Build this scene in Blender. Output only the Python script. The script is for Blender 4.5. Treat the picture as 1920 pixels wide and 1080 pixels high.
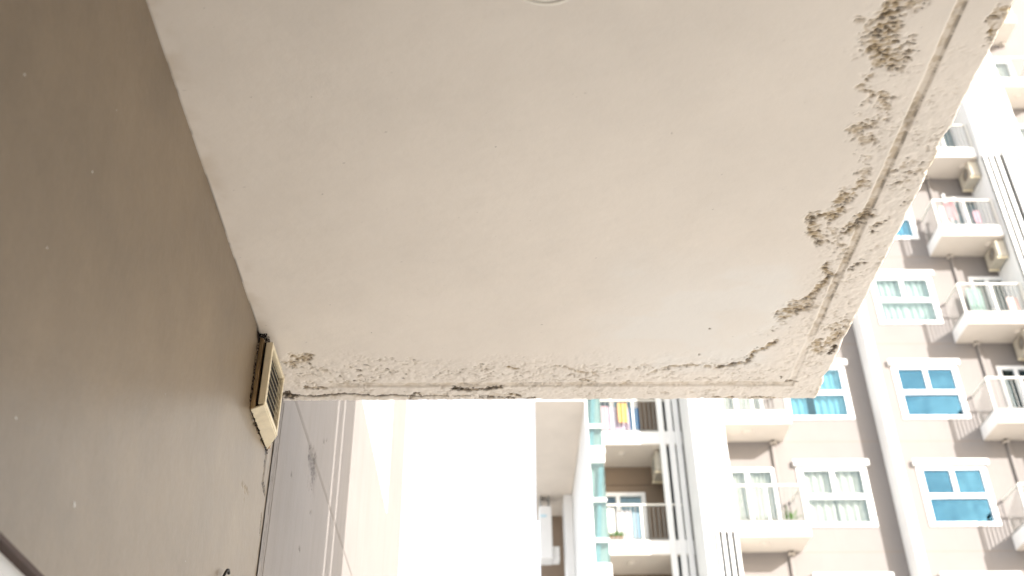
import bpy, math, random
import numpy as np
from mathutils import Matrix, Vector

random.seed(7)
rng = np.random.default_rng(11)
for o in list(bpy.data.objects):
    bpy.data.objects.remove(o)
S = bpy.context.scene
COL = S.collection
GROUND = -1.55          # everything is built relative to the eye and lifted by EYE at the end
EYE = 1.55

# ------------------------------------------------------------------ camera
cam = bpy.data.cameras.new('camera')
camo = bpy.data.objects.new('camera', cam)
COL.objects.link(camo)
RT = ((0.999881530, 0.003040575, -0.015089083),
      (-0.010647588, -0.571284063, -0.820683342),
      (-0.011115502, 0.820746778, -0.571184008))
camo.matrix_world = Matrix(RT).to_4x4()
cam.sensor_width = 36.0
cam.lens = 37.575
cam.clip_start = 0.05
cam.clip_end = 3000
cam.dof.use_dof = True
cam.dof.focus_distance = 2.75
cam.dof.aperture_fstop = 4.0
S.camera = camo

# ------------------------------------------------------------------ light
SUN = Vector((0.82, -1.0, 0.50)).normalized()
w = bpy.data.worlds.new('World')
S.world = w
w.use_nodes = True
wn = w.node_tree.nodes
wl = w.node_tree.links
sky = wn.new('ShaderNodeTexSky')
sky.sky_type = 'NISHITA'
sky.sun_disc = False
sky.sun_elevation = math.asin(SUN.z)
sky.sun_rotation = math.atan2(SUN.x, SUN.y)
sky.air_density = 1.0
sky.dust_density = 4.0
sky.ozone_density = 1.0
bg = wn['Background']
bg.inputs['Strength'].default_value = 0.125
# thin broken cloud over the whole sky, as the reflections in the windows show
tc = wn.new('ShaderNodeTexCoord')
cn = wn.new('ShaderNodeTexNoise')
cn.inputs['Scale'].default_value = 4.5
cn.inputs['Detail'].default_value = 6
cn.inputs['Roughness'].default_value = 0.6
cn.inputs['Distortion'].default_value = 0.4
wl.new(tc.outputs['Generated'], cn.inputs['Vector'])
cr = wn.new('ShaderNodeValToRGB')
cr.color_ramp.elements[0].position = 0.42
cr.color_ramp.elements[1].position = 0.62
cr.color_ramp.elements[0].color = (0.36, 0.36, 0.36, 1)
cr.color_ramp.elements[1].color = (0.85, 0.85, 0.85, 1)
wl.new(cn.outputs[0], cr.inputs[0])
cm = wn.new('ShaderNodeMix')
cm.data_type = 'RGBA'
wl.new(cr.outputs[0], cm.inputs[0])
wl.new(sky.outputs[0], cm.inputs[6])
cm.inputs[7].default_value = (5.1, 5.1, 5.1, 1)
wl.new(cm.outputs[2], bg.inputs['Color'])
sl = bpy.data.lights.new('sun', 'SUN')
sl.energy = 3.1
sl.angle = math.radians(0.5)
sl.color = (1.0, 0.965, 0.925)
suno = bpy.data.objects.new('sun', sl)
suno.rotation_euler = SUN.to_track_quat('Z', 'Y').to_euler()
suno.location = SUN * 40
COL.objects.link(suno)
S.view_settings.view_transform = 'Standard'
S.view_settings.look = 'None'
S.view_settings.gamma = 1
S.view_settings.exposure = 1.80
S.view_settings.use_curve_mapping = False
S.cycles.max_bounces = 10
S.cycles.diffuse_bounces = 6
S.cycles.transparent_max_bounces = 12

# ------------------------------------------------------------------ materials
def newmat(name):
    m = bpy.data.materials.new(name)
    m.use_nodes = True
    nt = m.node_tree
    return m, nt, nt.nodes['Principled BSDF']

def ramp(nt, a, b, ca, cb):
    r = nt.nodes.new('ShaderNodeValToRGB')
    r.color_ramp.elements[0].position = a
    r.color_ramp.elements[1].position = b
    r.color_ramp.elements[0].color = ca
    r.color_ramp.elements[1].color = cb
    return r

def noise(nt, scale, detail=4, rough=0.6, vec=None):
    n = nt.nodes.new('ShaderNodeTexNoise')
    n.inputs['Scale'].default_value = scale
    n.inputs['Detail'].default_value = detail
    n.inputs['Roughness'].default_value = rough
    if vec is not None:
        nt.links.new(vec, n.inputs['Vector'])
    return n

def objcoord(nt, sc=(1, 1, 1)):
    t = nt.nodes.new('ShaderNodeTexCoord')
    mp = nt.nodes.new('ShaderNodeMapping')
    mp.inputs['Scale'].default_value = sc
    nt.links.new(t.outputs['Object'], mp.inputs['Vector'])
    return mp.outputs[0]

def mixc(nt, fac, a, b):
    m = nt.nodes.new('ShaderNodeMix')
    m.data_type = 'RGBA'
    for sock, v in ((m.inputs[0], fac), (m.inputs[6], a), (m.inputs[7], b)):
        if hasattr(v, 'links'):
            nt.links.new(v, sock)
        else:
            sock.default_value = v if not isinstance(v, tuple) else v
    return m.outputs[2]

def c4(c, k=1.0):
    return (c[0] * k, c[1] * k, c[2] * k, 1)

def paint(name, col, var=0.08, scale=3.0, rough=0.7, bump=0.1, bscale=120, streak=0.0, spec=0.3):
    m, nt, b = newmat(name)
    v = objcoord(nt)
    n = noise(nt, scale, 6, 0.65, v)
    r = ramp(nt, 0.3, 0.7, c4(col, 1 - var), c4(col, 1 + var))
    nt.links.new(n.outputs[0], r.inputs[0])
    outc = r.outputs[0]
    if streak:
        n2 = noise(nt, 5.0, 5, 0.7, objcoord(nt, (1.6, 1.6, 0.10)))
        r2 = ramp(nt, 0.52, 0.78, (0, 0, 0, 1), (streak,) * 3 + (1,))
        nt.links.new(n2.outputs[0], r2.inputs[0])
        outc = mixc(nt, r2.outputs[0], outc, c4((col[0] * .62, col[1] * .58, col[2] * .52)))
    nt.links.new(outc, b.inputs['Base Color'])
    b.inputs['Roughness'].default_value = rough
    b.inputs['Specular IOR Level'].default_value = spec
    if bump:
        nb = noise(nt, bscale, 3, 0.6, v)
        bp = nt.nodes.new('ShaderNodeBump')
        bp.inputs['Strength'].default_value = bump
        bp.inputs['Distance'].default_value = 0.004
        nt.links.new(nb.outputs[0], bp.inputs['Height'])
        nt.links.new(bp.outputs[0], b.inputs['Normal'])
    return m

def worn_paint(name, col, ochre, dark, rough=0.65, spec=0.3, var=0.05, streak=0.0, patch=None, bump=0.15, mott=2.2, grain=0.12):
    """painted plaster whose mesh carries the attributes wear, dark (and patch): flaked, mouldy places"""
    m, nt, b = newmat(name)
    v = objcoord(nt)
    n = noise(nt, mott, 6, 0.62, v)
    r = ramp(nt, 0.3, 0.7, c4(col, 1 - var), c4(col, 1 + var))
    nt.links.new(n.outputs[0], r.inputs[0])
    outc = r.outputs[0]
    if streak:
        n2 = noise(nt, 6.0, 5, 0.7, objcoord(nt, (1.5, 3.0, 0.25)))
        r2 = ramp(nt, 0.45, 0.8, (0, 0, 0, 1), (streak,) * 3 + (1,))
        nt.links.new(n2.outputs[0], r2.inputs[0])
        outc = mixc(nt, r2.outputs[0], outc, c4((col[0] * .66, col[1] * .62, col[2] * .56)))
    ng = noise(nt, 55, 4, 0.75, v)
    rg = ramp(nt, 0.25, 0.75, (0.90, 0.90, 0.90, 1), (1.07, 1.07, 1.07, 1))
    nt.links.new(ng.outputs[0], rg.inputs[0])
    mg = nt.nodes.new('ShaderNodeMix')
    mg.data_type = 'RGBA'
    mg.blend_type = 'MULTIPLY'
    mg.inputs[0].default_value = grain
    nt.links.new(outc, mg.inputs[6])
    nt.links.new(rg.outputs[0], mg.inputs[7])
    outc = mg.outputs[2]
    if patch:
        ap = nt.nodes.new('ShaderNodeAttribute')
        ap.attribute_name = 'patch'
        outc = mixc(nt, ap.outputs['Fac'], outc, c4(patch))
    a1 = nt.nodes.new('ShaderNodeAttribute')
    a1.attribute_name = 'wear'
    outc = mixc(nt, a1.outputs['Fac'], outc, c4(ochre))
    a2 = nt.nodes.new('ShaderNodeAttribute')
    a2.attribute_name = 'dark'
    outc = mixc(nt, a2.outputs['Fac'], outc, c4(dark))
    nt.links.new(outc, b.inputs['Base Color'])
    b.inputs['Roughness'].default_value = rough
    b.inputs['Specular IOR Level'].default_value = spec
    nb = noise(nt, 9.0, 5, 0.6, v)
    nb2 = noise(nt, 160.0, 2, 0.6, v)
    ad = nt.nodes.new('ShaderNodeMath')
    ad.operation = 'MULTIPLY_ADD'
    ad.inputs[1].default_value = 0.06
    nt.links.new(nb2.outputs[0], ad.inputs[0])
    nt.links.new(nb.outputs[0], ad.inputs[2])
    bp = nt.nodes.new('ShaderNodeBump')
    bp.inputs['Strength'].default_value = bump
    bp.inputs['Distance'].default_value = 0.012
    nt.links.new(ad.outputs[0], bp.inputs['Height'])
    nt.links.new(bp.outputs[0], b.inputs['Normal'])
    return m

def glassmat(name, tint, refl, fac):
    m, nt, b = newmat(name)
    nt.nodes.remove(b)
    tr = nt.nodes.new('ShaderNodeBsdfTransparent')
    tr.inputs[0].default_value = c4(tint)
    gl = nt.nodes.new('ShaderNodeBsdfGlossy')
    gl.inputs['Color'].default_value = c4(refl)
    gl.inputs['Roughness'].default_value = 0.01
    n = noise(nt, 1.1, 2, 0.5, objcoord(nt))
    bp = nt.nodes.new('ShaderNodeBump')
    bp.inputs['Strength'].default_value = 0.16
    bp.inputs['Distance'].default_value = 0.05
    nt.links.new(n.outputs[0], bp.inputs['Height'])
    nt.links.new(bp.outputs[0], gl.inputs['Normal'])
    lw = nt.nodes.new('ShaderNodeLayerWeight')
    lw.inputs['Blend'].default_value = 0.5
    pw = nt.nodes.new('ShaderNodeMath')
    pw.operation = 'POWER'
    pw.inputs[1].default_value = 5.0
    nt.links.new(lw.outputs['Facing'], pw.inputs[0])
    ad = nt.nodes.new('ShaderNodeMath')
    ad.operation = 'MULTIPLY_ADD'
    ad.inputs[1].default_value = 0.9 - fac
    ad.inputs[2].default_value = 0.04 + fac
    nt.links.new(pw.outputs[0], ad.inputs[0])
    mx = nt.nodes.new('ShaderNodeMixShader')
    nt.links.new(ad.outputs[0], mx.inputs[0])
    nt.links.new(tr.outputs[0], mx.inputs[1])
    nt.links.new(gl.outputs[0], mx.inputs[2])
    nt.links.new(mx.outputs[0], nt.nodes['Material Output'].inputs['Surface'])
    return m

def cloth(name, col, stripes=None):
    m, nt, b = newmat(name)
    n = noise(nt, 9, 3, 0.5, objcoord(nt))
    r = ramp(nt, 0.3, 0.7, c4(col, 0.88), c4(col, 1.08))
    nt.links.new(n.outputs[0], r.inputs[0])
    outc = r.outputs[0]
    if stripes:
        wv = nt.nodes.new('ShaderNodeTexWave')
        wv.inputs['Scale'].default_value = stripes[1]
        wv.inputs['Distortion'].default_value = 0.3
        nt.links.new(objcoord(nt), wv.inputs['Vector'])
        rr = ramp(nt, 0.45, 0.55, (0, 0, 0, 1), (1, 1, 1, 1))
        nt.links.new(wv.outputs[0], rr.inputs[0])
        outc = mixc(nt, rr.outputs[0], outc, c4(stripes[0]))
    nt.links.new(outc, b.inputs['Base Color'])
    b.inputs['Roughness'].default_value = 0.9
    b.inputs['Specular IOR Level'].default_value = 0.1
    return m

M = {}
M['soffit'] = worn_paint('soffit_paint', (0.79, 0.735, 0.668), (0.38, 0.265, 0.115), (0.055, 0.042, 0.030), patch=(0.80, 0.775, 0.735))
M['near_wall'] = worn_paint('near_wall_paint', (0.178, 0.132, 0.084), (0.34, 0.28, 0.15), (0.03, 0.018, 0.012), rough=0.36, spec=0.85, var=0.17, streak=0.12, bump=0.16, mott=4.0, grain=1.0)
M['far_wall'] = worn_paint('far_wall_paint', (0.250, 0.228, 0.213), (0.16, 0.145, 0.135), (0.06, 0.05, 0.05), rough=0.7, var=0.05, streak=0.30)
M['joint'] = paint('joint_sealant', (0.60, 0.56, 0.52), 0.12, 14, 0.6, 0.3, 60, streak=0.5)
M['crack'] = paint('dark_crack', (0.05, 0.04, 0.045), 0.3, 20, 0.9, 0)
M['facade'] = paint('facade_paint', (0.204, 0.186, 0.177), 0.05, 0.8, 0.75, 0.06, 40, streak=0.12)
M['white'] = paint('white_paint', (0.70, 0.695, 0.685), 0.035, 1.5, 0.6, 0.04, 50, streak=0.08)
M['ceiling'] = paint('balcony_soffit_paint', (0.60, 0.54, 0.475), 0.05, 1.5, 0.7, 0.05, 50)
M['recess'] = paint('recess_wall_paint', (0.22, 0.165, 0.12), 0.07, 1.2, 0.75, 0.06, 40)
M['frame'] = paint('window_frame_paint', (0.80, 0.80, 0.80), 0.02, 2, 0.4, 0, 10)
M['rail'] = paint('rail_metal', (0.62, 0.60, 0.55), 0.05, 4, 0.4, 0, 10)
M['bar'] = paint('bar_metal', (0.20, 0.20, 0.19), 0.08, 6, 0.45, 0, 10)
M['room'] = paint('room_and_gap_dark', (0.05, 0.06, 0.065), 0.2, 1, 0.9, 0)  # dark rooms, and the shade painted behind louvre fins
M['curtain'] = cloth('white_curtain', (0.80, 0.775, 0.73))
M['curtain_aqua'] = cloth('aqua_curtain', (0.66, 0.74, 0.72))
M['curtain_blue'] = cloth('pale_blue_curtain', (0.45, 0.62, 0.70))
M['glass'] = glassmat('window_glass', (0.765, 0.785, 0.775), (0.6, 0.85, 1.0), 0.01)
M['glass_blue'] = glassmat('coated_glass', (0.45, 0.72, 0.82), (0.21, 0.46, 0.66), 0.13)
M['aqua'] = glassmat('aqua_glass', (0.645, 0.712, 0.703), (0.85, 1.0, 1.0), 0.03)
M['plastic'] = paint('aged_plastic', (0.74, 0.65, 0.47), 0.10, 22, 0.4, 0.05, 80, streak=0.45)
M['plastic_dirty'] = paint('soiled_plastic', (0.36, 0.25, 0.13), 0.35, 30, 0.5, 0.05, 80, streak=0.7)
M['glass_mid'] = glassmat('tinted_glass', (0.58, 0.74, 0.80), (0.5, 0.8, 0.95), 0.03)
M['ac'] = paint('ac_casing', (0.43, 0.39, 0.32), 0.10, 5, 0.5, 0)
M['grime_gap'] = paint('grime_and_gap_black', (0.018, 0.012, 0.010), 0.4, 60, 0.9, 0.3, 200)
M['darkslot'] = paint('dark_slot', (0.02, 0.016, 0.013), 0.2, 30, 0.8, 0)
M['brown_trim'] = paint('brown_trim', (0.045, 0.018, 0.010), 0.2, 12, 0.5, 0)
M['door_white'] = paint('door_white', (0.70, 0.69, 0.67), 0.03, 3, 0.5, 0.05, 60)
M['lamp'] = paint('lamp_opal', (0.80, 0.76, 0.68), 0.02, 5, 0.25, 0)
M['ground'] = paint('concrete_paving', (0.58, 0.56, 0.525), 0.10, 0.7, 0.85, 0.1, 30)
M['cable'] = paint('black_cable', (0.015, 0.012, 0.010), 0.1, 40, 0.4, 0)
M['leaf'] = paint('leaf_green', (0.07, 0.16, 0.03), 0.4, 30, 0.6, 0)
M['pot'] = paint('clay_pot', (0.32, 0.20, 0.13), 0.1, 12, 0.7, 0)

# ------------------------------------------------------------------ mesh helpers
class MB:
    def __init__(s):
        s.v, s.f = [], []
    def add(s, vs, fs):
        n = len(s.v)
        s.v += [tuple(map(float, p)) for p in vs]
        s.f += [tuple(i + n for i in q) for q in fs]
        return s
    def hexa(s, p):
        """8 corners: bottom ring 0-3 counter-clockwise, top ring 4-7"""
        return s.add(p, [(3, 2, 1, 0), (4, 5, 6, 7), (0, 1, 5, 4), (1, 2, 6, 5), (2, 3, 7, 6), (3, 0, 4, 7)])
    def box(s, x0, x1, y0, y1, z0, z1):
        return s.hexa([(x0, y0, z0), (x1, y0, z0), (x1, y1, z0), (x0, y1, z0),
                       (x0, y0, z1), (x1, y0, z1), (x1, y1, z1), (x0, y1, z1)])
    def cyl(s, a, b, r, n=10, r2=None, cap=True):
        a, b = Vector(a), Vector(b)
        r2 = r if r2 is None else r2
        d = (b - a).normalized()
        u = d.orthogonal().normalized()
        t = d.cross(u)
        vs = []
        for P, R in ((a, r), (b, r2)):
            for i in range(n):
                q = 2 * math.pi * i / n
                vs.append(P + (u * math.cos(q) + t * math.sin(q)) * R)
        fs = [(i, (i + 1) % n, n + (i + 1) % n, n + i) for i in range(n)]
        if cap:
            fs += [tuple(range(n - 1, -1, -1)), tuple(range(n, 2 * n))]
        return s.add(vs, fs)
    def tube(s, pts, r, n=8):
        for p, q in zip(pts[:-1], pts[1:]):
            s.cyl(p, q, r, n)
        return s
    def lathe(s, c, prof, axis=(0, 0, -1), n=32):
        """prof: (radius, height along axis)"""
        ax = Vector(axis).normalized()
        u = ax.orthogonal().normalized()
        t = ax.cross(u)
        c = Vector(c)
        vs, fs = [], []
        for r, h in prof:
            for i in range(n):
                q = 2 * math.pi * i / n
                vs.append(c + ax * h + (u * math.cos(q) + t * math.sin(q)) * r)
        for k in range(len(prof) - 1):
            for i in range(n):
                j = (i + 1) % n
                fs.append((k * n + i, k * n + j, (k + 1) * n + j, (k + 1) * n + i))
        return s.add(vs, fs)
    def wall(s, x0, x1, z0, z1, y0, y1, holes):
        """slab of wall between y0 (outside) and y1 with real openings (hx0,hx1,hz0,hz1)"""
        xs = sorted({x0, x1, *[h[0] for h in holes], *[h[1] for h in holes]})
        zs = sorted({z0, z1, *[h[2] for h in holes], *[h[3] for h in holes]})
        def solid(i, k):
            if i < 0 or k < 0 or i >= len(xs) - 1 or k >= len(zs) - 1:
                return False
            cx, cz = (xs[i] + xs[i + 1]) / 2, (zs[k] + zs[k + 1]) / 2
            return not any(h[0] < cx < h[1] and h[2] < cz < h[3] for h in holes)
        for i in range(len(xs) - 1):
            for k in range(len(zs) - 1):
                if not solid(i, k):
                    continue
                a, b, c, d = xs[i], xs[i + 1], zs[k], zs[k + 1]
                s.add([(a, y0, c), (b, y0, c), (b, y0, d), (a, y0, d)], [(0, 1, 2, 3)])
                s.add([(a, y1, c), (b, y1, c), (b, y1, d), (a, y1, d)], [(3, 2, 1, 0)])
                if not solid(i - 1, k): s.add([(a, y0, c), (a, y1, c), (a, y1, d), (a, y0, d)], [(3, 2, 1, 0)])
                if not solid(i + 1, k): s.add([(b, y0, c), (b, y1, c), (b, y1, d), (b, y0, d)], [(0, 1, 2, 3)])
                if not solid(i, k - 1): s.add([(a, y0, c), (b, y0, c), (b, y1, c), (a, y1, c)], [(3, 2, 1, 0)])
                if not solid(i, k + 1): s.add([(a, y0, d), (b, y0, d), (b, y1, d), (a, y1, d)], [(0, 1, 2, 3)])
        return s
    def folds(s, x0, x1, z0, z1, y, amp, n, seed=0):
        r = random.Random(seed)
        xs = np.linspace(x0, x1, n * 6 + 1)
        ph = r.random() * 6
        row = [(x, y + amp * math.sin(2 * math.pi * n * (x - x0) / (x1 - x0) + ph + 0.8 * math.sin(3 * (x - x0) + ph))) for x in xs]
        vs = [(x, yy, z0) for x, yy in row] + [(x, yy + 0.3 * amp * math.sin(x * 9), z1) for x, yy in row]
        m = len(row)
        return s.add(vs, [(i, i + 1, m + i + 1, m + i) for i in range(m - 1)])
    def mesh(s, name, mats, smooth=False, off=(0, 0, 0), bevel=0):
        me = bpy.data.meshes.new(name)
        o = off
        me.from_pydata([(a - o[0], b - o[1], c - o[2]) for a, b, c in s.v], [], s.f)
        for m in (mats if isinstance(mats, (list, tuple)) else [mats]):
            me.materials.append(m)
        if smooth:
            for p in me.polygons:
                p.use_smooth = True
        me.update()
        return me

WL = {}      # object name -> world location

def link(name, me, loc, parent=None, kind=None):
    o = bpy.data.objects.new(name, me)
    COL.objects.link(o)
    loc = Vector(loc)
    WL[o.name] = loc.copy()
    if parent is not None:
        o.parent = parent
        o.location = loc - WL[parent.name]
    else:
        o.location = loc
    if kind:
        o['kind'] = kind
    return o

def bev(o, wdt, seg=2):
    b = o.modifiers.new('soft_edge', 'BEVEL')
    b.width = wdt
    b.segments = seg
    b.limit_method = 'ANGLE'
    return o

def thing(name, label, cat, loc, group=None):
    o = link(name, None, loc)
    o.empty_display_size = 0.1
    tagit(o, label, cat, group)
    return o

def tagit(o, label, cat, group=None):
    o['label'] = label
    o['category'] = cat
    if group:
        o['group'] = group
    return o

def part(name, mb, mat, parent, smooth=False, kind=None, bevel=0):
    """mesh in world coordinates, hung under its thing"""
    p = WL[parent.name]
    o = link(name, mb.mesh(name, mat, smooth, p), p, parent, kind)
    if bevel:
        bev(o, bevel)
    return o

# ------------------------------------------------------------------ noise
def vnoise(x, y, seed):
    r = np.random.default_rng(seed)
    T = r.random((256, 256))
    xi = np.floor(x).astype(int)
    yi = np.floor(y).astype(int)
    fx, fy = x - xi, y - yi
    fx = fx * fx * (3 - 2 * fx)
    fy = fy * fy * (3 - 2 * fy)
    a = T[xi & 255, yi & 255]
    b = T[(xi + 1) & 255, yi & 255]
    c = T[xi & 255, (yi + 1) & 255]
    d = T[(xi + 1) & 255, (yi + 1) & 255]
    return (a * (1 - fx) + b * fx) * (1 - fy) + (c * (1 - fx) + d * fx) * fy

def fbm(x, y, f, seed, octv=4, gain=0.55):
    s = 0
    t = 0
    a = 1
    for k in range(octv):
        s = s + a * vnoise(x * f, y * f, seed + k)
        t += a
        a *= gain
        f *= 2.03
    return s / t

def segdist(x, y, pts):
    d = np.full(x.shape, 9.0)
    for (ax, ay), (bx, by) in zip(pts[:-1], pts[1:]):
        vx, vy = bx - ax, by - ay
        L = vx * vx + vy * vy + 1e-12
        t = np.clip(((x - ax) * vx + (y - ay) * vy) / L, 0, 1)
        d = np.minimum(d, np.hypot(x - ax - t * vx, y - ay - t * vy))
    return d

def sstep(a, b, x):
    t = np.clip((x - a) / (b - a), 0, 1)
    return t * t * (3 - 2 * t)

# damage traced on the slab underside: (points in metres, radius, wear, dark)
STROKES = [
    ([(0.719, 1.265), (0.71, 1.298), (0.705, 1.336), (0.705, 1.364), (0.736, 1.381), (0.76, 1.396)], 0.04, 1.0, 0.45),
    ([(0.716, 1.348), (0.727, 1.273), (0.746, 1.266)], 0.022, 0.8, 0.3),
    ([(0.721, 1.435), (0.704, 1.449), (0.709, 1.477), (0.734, 1.499), (0.76, 1.521), (0.772, 1.556)], 0.017, 0.75, 0.15),
    ([(0.767, 1.574), (0.734, 1.594), (0.719, 1.597), (0.765, 1.637)], 0.022, 0.75, 0.12),
    ([(0.779, 1.687), (0.785, 1.738)], 0.018, 0.55, 0.1),
    ([(0.786, 1.773), (0.772, 1.795), (0.763, 1.828)], 0.026, 0.95, 0.4),
    ([(0.761, 1.866), (0.729, 1.881), (0.726, 1.92), (0.75, 1.968)], 0.024, 1.0, 0.5),
    ([(0.783, 1.974), (0.819, 2.016), (0.77, 1.924)], 0.032, 0.55, 0.15),
    ([(0.791, 2.065), (0.808, 2.114), (0.807, 2.171)], 0.022, 0.95, 0.4),
    ([(0.793, 2.194), (0.768, 2.23), (0.746, 2.284), (0.787, 2.242)], 0.028, 0.95, 0.35),
    ([(0.746, 2.316), (0.712, 2.354), (0.674, 2.375)], 0.03, 0.4, 0.1),
    ([(0.84, 1.872), (0.818, 1.912), (0.808, 1.928)], 0.018, 1.0, 0.6),
    ([(0.873, 1.704), (0.906, 1.73), (0.88, 1.765)], 0.034, 0.55, 0.25),
    ([(0.874, 1.895), (0.874, 1.936)], 0.013, 0.7, 0.6),
    ([(0.88, 2.044), (0.864, 2.07)], 0.014, 0.7, 0.5),
    ([(0.954, 2.172), (0.947, 2.243)], 0.02, 0.3, 0.1),
    ([(0.927, 1.278), (0.923, 1.301), (0.918, 1.325)], 0.016, 1.0, 0.3),
    ([(0.918, 1.325), (0.922, 1.368)], 0.02, 0.5, 0.1),
    ([(0.897, 2.335), (0.889, 2.408), (0.876, 2.449)], 0.033, 0.95, 0.25),
    ([(0.913, 2.436), (0.906, 2.468)], 0.01, 1.0, 1.0),
    ([(0.753, 2.399), (0.735, 2.429), (0.711, 2.453), (0.696, 2.484)], 0.016, 1.0, 0.45),
    ([(0.696, 2.484), (0.685, 2.517), (0.648, 2.528), (0.607, 2.545)], 0.01, 1.0, 0.65),
    ([(0.606, 2.537), (0.543, 2.533), (0.477, 2.536), (0.423, 2.579)], 0.012, 0.75, 0.2),
    ([(0.556, 2.622), (0.602, 2.625), (0.707, 2.62)], 0.016, 0.45, 0.15),
    ([(0.412, 2.544), (0.311, 2.572), (0.232, 2.607)], 0.022, 0.45, 0.1),
    ([(0.239, 2.607), (0.269, 2.613)], 0.012, 0.8, 0.4),
    ([(0.339, 2.632), (0.369, 2.632)], 0.014, 0.7, 0.2),
    ([(0.168, 2.53), (0.214, 2.554), (0.252, 2.572)], 0.01, 0.6, 0.15),
    ([(-0.543, 2.474), (-0.512, 2.485), (-0.553, 2.519)], 0.026, 0.9, 0.45),
    ([(-0.546, 2.565), (-0.456, 2.551), (-0.352, 2.538), (-0.251, 2.567)], 0.03, 0.42, 0.25),
    ([(-0.374, 2.611), (-0.344, 2.608), (-0.434, 2.613)], 0.024, 0.5, 0.35),
    ([(-0.193, 2.574), (-0.119, 2.568), (-0.044, 2.54)], 0.03, 0.36, 0.2),
    ([(-0.304, 2.498), (-0.189, 2.502), (-0.146, 2.511)], 0.02, 0.4, 0.12),
    ([(0.032, 2.535), (0.056, 2.547)], 0.008, 1.0, 0.45),
    ([(-0.122, 2.658), (-0.076, 2.662), (-0.038, 2.656), (0.012, 2.653)], 0.012, 1.0, 1.0),
    ([(-0.543, 2.648), (-0.491, 2.649)], 0.012, 0.9, 0.5),
    ([(-0.511, 2.63), (-0.53, 2.609)], 0.014, 0.6, 0.3),
    ([(-0.605, 2.688), (-0.596, 2.697)], 0.02, 1.0, 1.0),
    ([(0.045, 2.697), (0.073, 2.704)], 0.012, 0.9, 0.7),
    ([(0.624, 2.712), (0.682, 2.713)], 0.008, 0.9, 0.5),
    ([(0.728, 2.713), (0.822, 2.717)], 0.008, 1.0, 0.4),
    ([(0.94, 2.631), (0.938, 2.601)], 0.012, 0.8, 0.5),
    ([(0.826, 2.624), (0.844, 2.624)], 0.012, 0.8, 0.7),
    ([(-0.238, 2.694), (-0.223, 2.701)], 0.014, 0.9, 0.8),
    ([(0.473, 2.679), (0.489, 2.682)], 0.012, 0.5, 0.2),
    ([(0.929, 1.928), (0.927, 2.006)], 0.01, 0.5, 0.3),
    ([(0.972, 2.28), (0.923, 2.305)], 0.02, 0.3, 0.05),
    ([(0.556, 2.343), (0.558, 2.346)], 0.003, 1, 1),
    ([(0.711, 2.599), (0.708, 2.599)], 0.0035, 1, 1),
    ([(0.797, 2.594), (0.801, 2.6)], 0.004, 1, 1),
    ([(0.362, 1.603), (0.363, 1.605)], 0.0015, 0.5, 0.5),
    ([(0.55, 2.471), (0.552, 2.474)], 0.003, 0.7, 0.2),
    ([(0.736, 1.401), (0.733, 1.514), (0.771, 1.687), (0.774, 1.847), (0.785, 2.005), (0.811, 2.159)], 0.024, 0.3, 0.12),
    ([(0.89, 1.687), (0.9, 1.828), (0.874, 1.944), (0.884, 2.114), (0.896, 2.305)], 0.02, 0.26, 0.1),
    ([(0.779, 2.279), (0.766, 2.408), (0.683, 2.495), (0.469, 2.53), (0.252, 2.572), (-0.045, 2.569), (-0.34, 2.567), (-0.541, 2.536)], 0.018, 0.25, 0.12),
    ([(0.927, 1.646), (0.935, 1.756)], 0.012, 0.4, 0.1),
    ([(-0.047, 2.706), (0.038, 2.713), (0.107, 2.713)], 0.008, 0.7, 0.6),
]
CRACK = [(-0.603, 2.691), (-0.564, 2.688), (-0.528, 2.698), (-0.489, 2.692), (-0.442, 2.683), (-0.412, 2.683), (-0.382, 2.69), (-0.345, 2.697), (-0.306, 2.691), (-0.26, 2.694), (-0.223, 2.701), (-0.184, 2.695), (-0.123, 2.699), (-0.062, 2.696), (-0.001, 2.703), (0.053, 2.71)]
WALL_STROKES = [([(2.606, 1.277), (2.607, 1.216), (2.607, 1.193)], 0.01, 1, 0.7), ([(2.613, 1.196), (2.647, 1.181)], 0.006, 1, 0.9), ([(2.638, 1.124), (2.657, 1.073)], 0.004, 0.8, 0.8), ([(2.409, 1.095), (2.471, 1.102), (2.446, 1.07)], 0.014, 0.5, 0.0), ([(2.292, 1.418), (2.31, 1.351)], 0.0, 0, 0), ([(2.602, 1.294), (2.59, 1.277)], 0.012, 1, 0.9), ([(2.383, 1.537), (2.355, 1.498)], 0.03, 1, 1), ([(2.356, 1.474), (2.36, 1.319)], 0.008, 0.9, 0.9), ([(2.386, 1.28), (2.57, 1.283)], 0.006, 0.8, 0.7)]
FAR_STROKES = [([(3.262, 1.578), (3.354, 1.593), (3.34, 1.557)], 0.05, 1, 0.6), ([(3.255, 1.498), (3.37, 1.512)], 0.04, 0.5, 0.3), ([(3.225, 1.249), (3.245, 1.253)], 0.006, 1, 0.8), ([(3.351, 1.427), (3.368, 1.438)], 0.006, 1, 0.6), ([(3.522, 1.779), (3.535, 1.783)], 0.006, 1, 0.6), ([(3.473, 1.743), (3.484, 1.749)], 0.006, 1, 0.6), ([(2.974, 1.386), (2.984, 1.387)], 0.006, 1, 0.7)]

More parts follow.
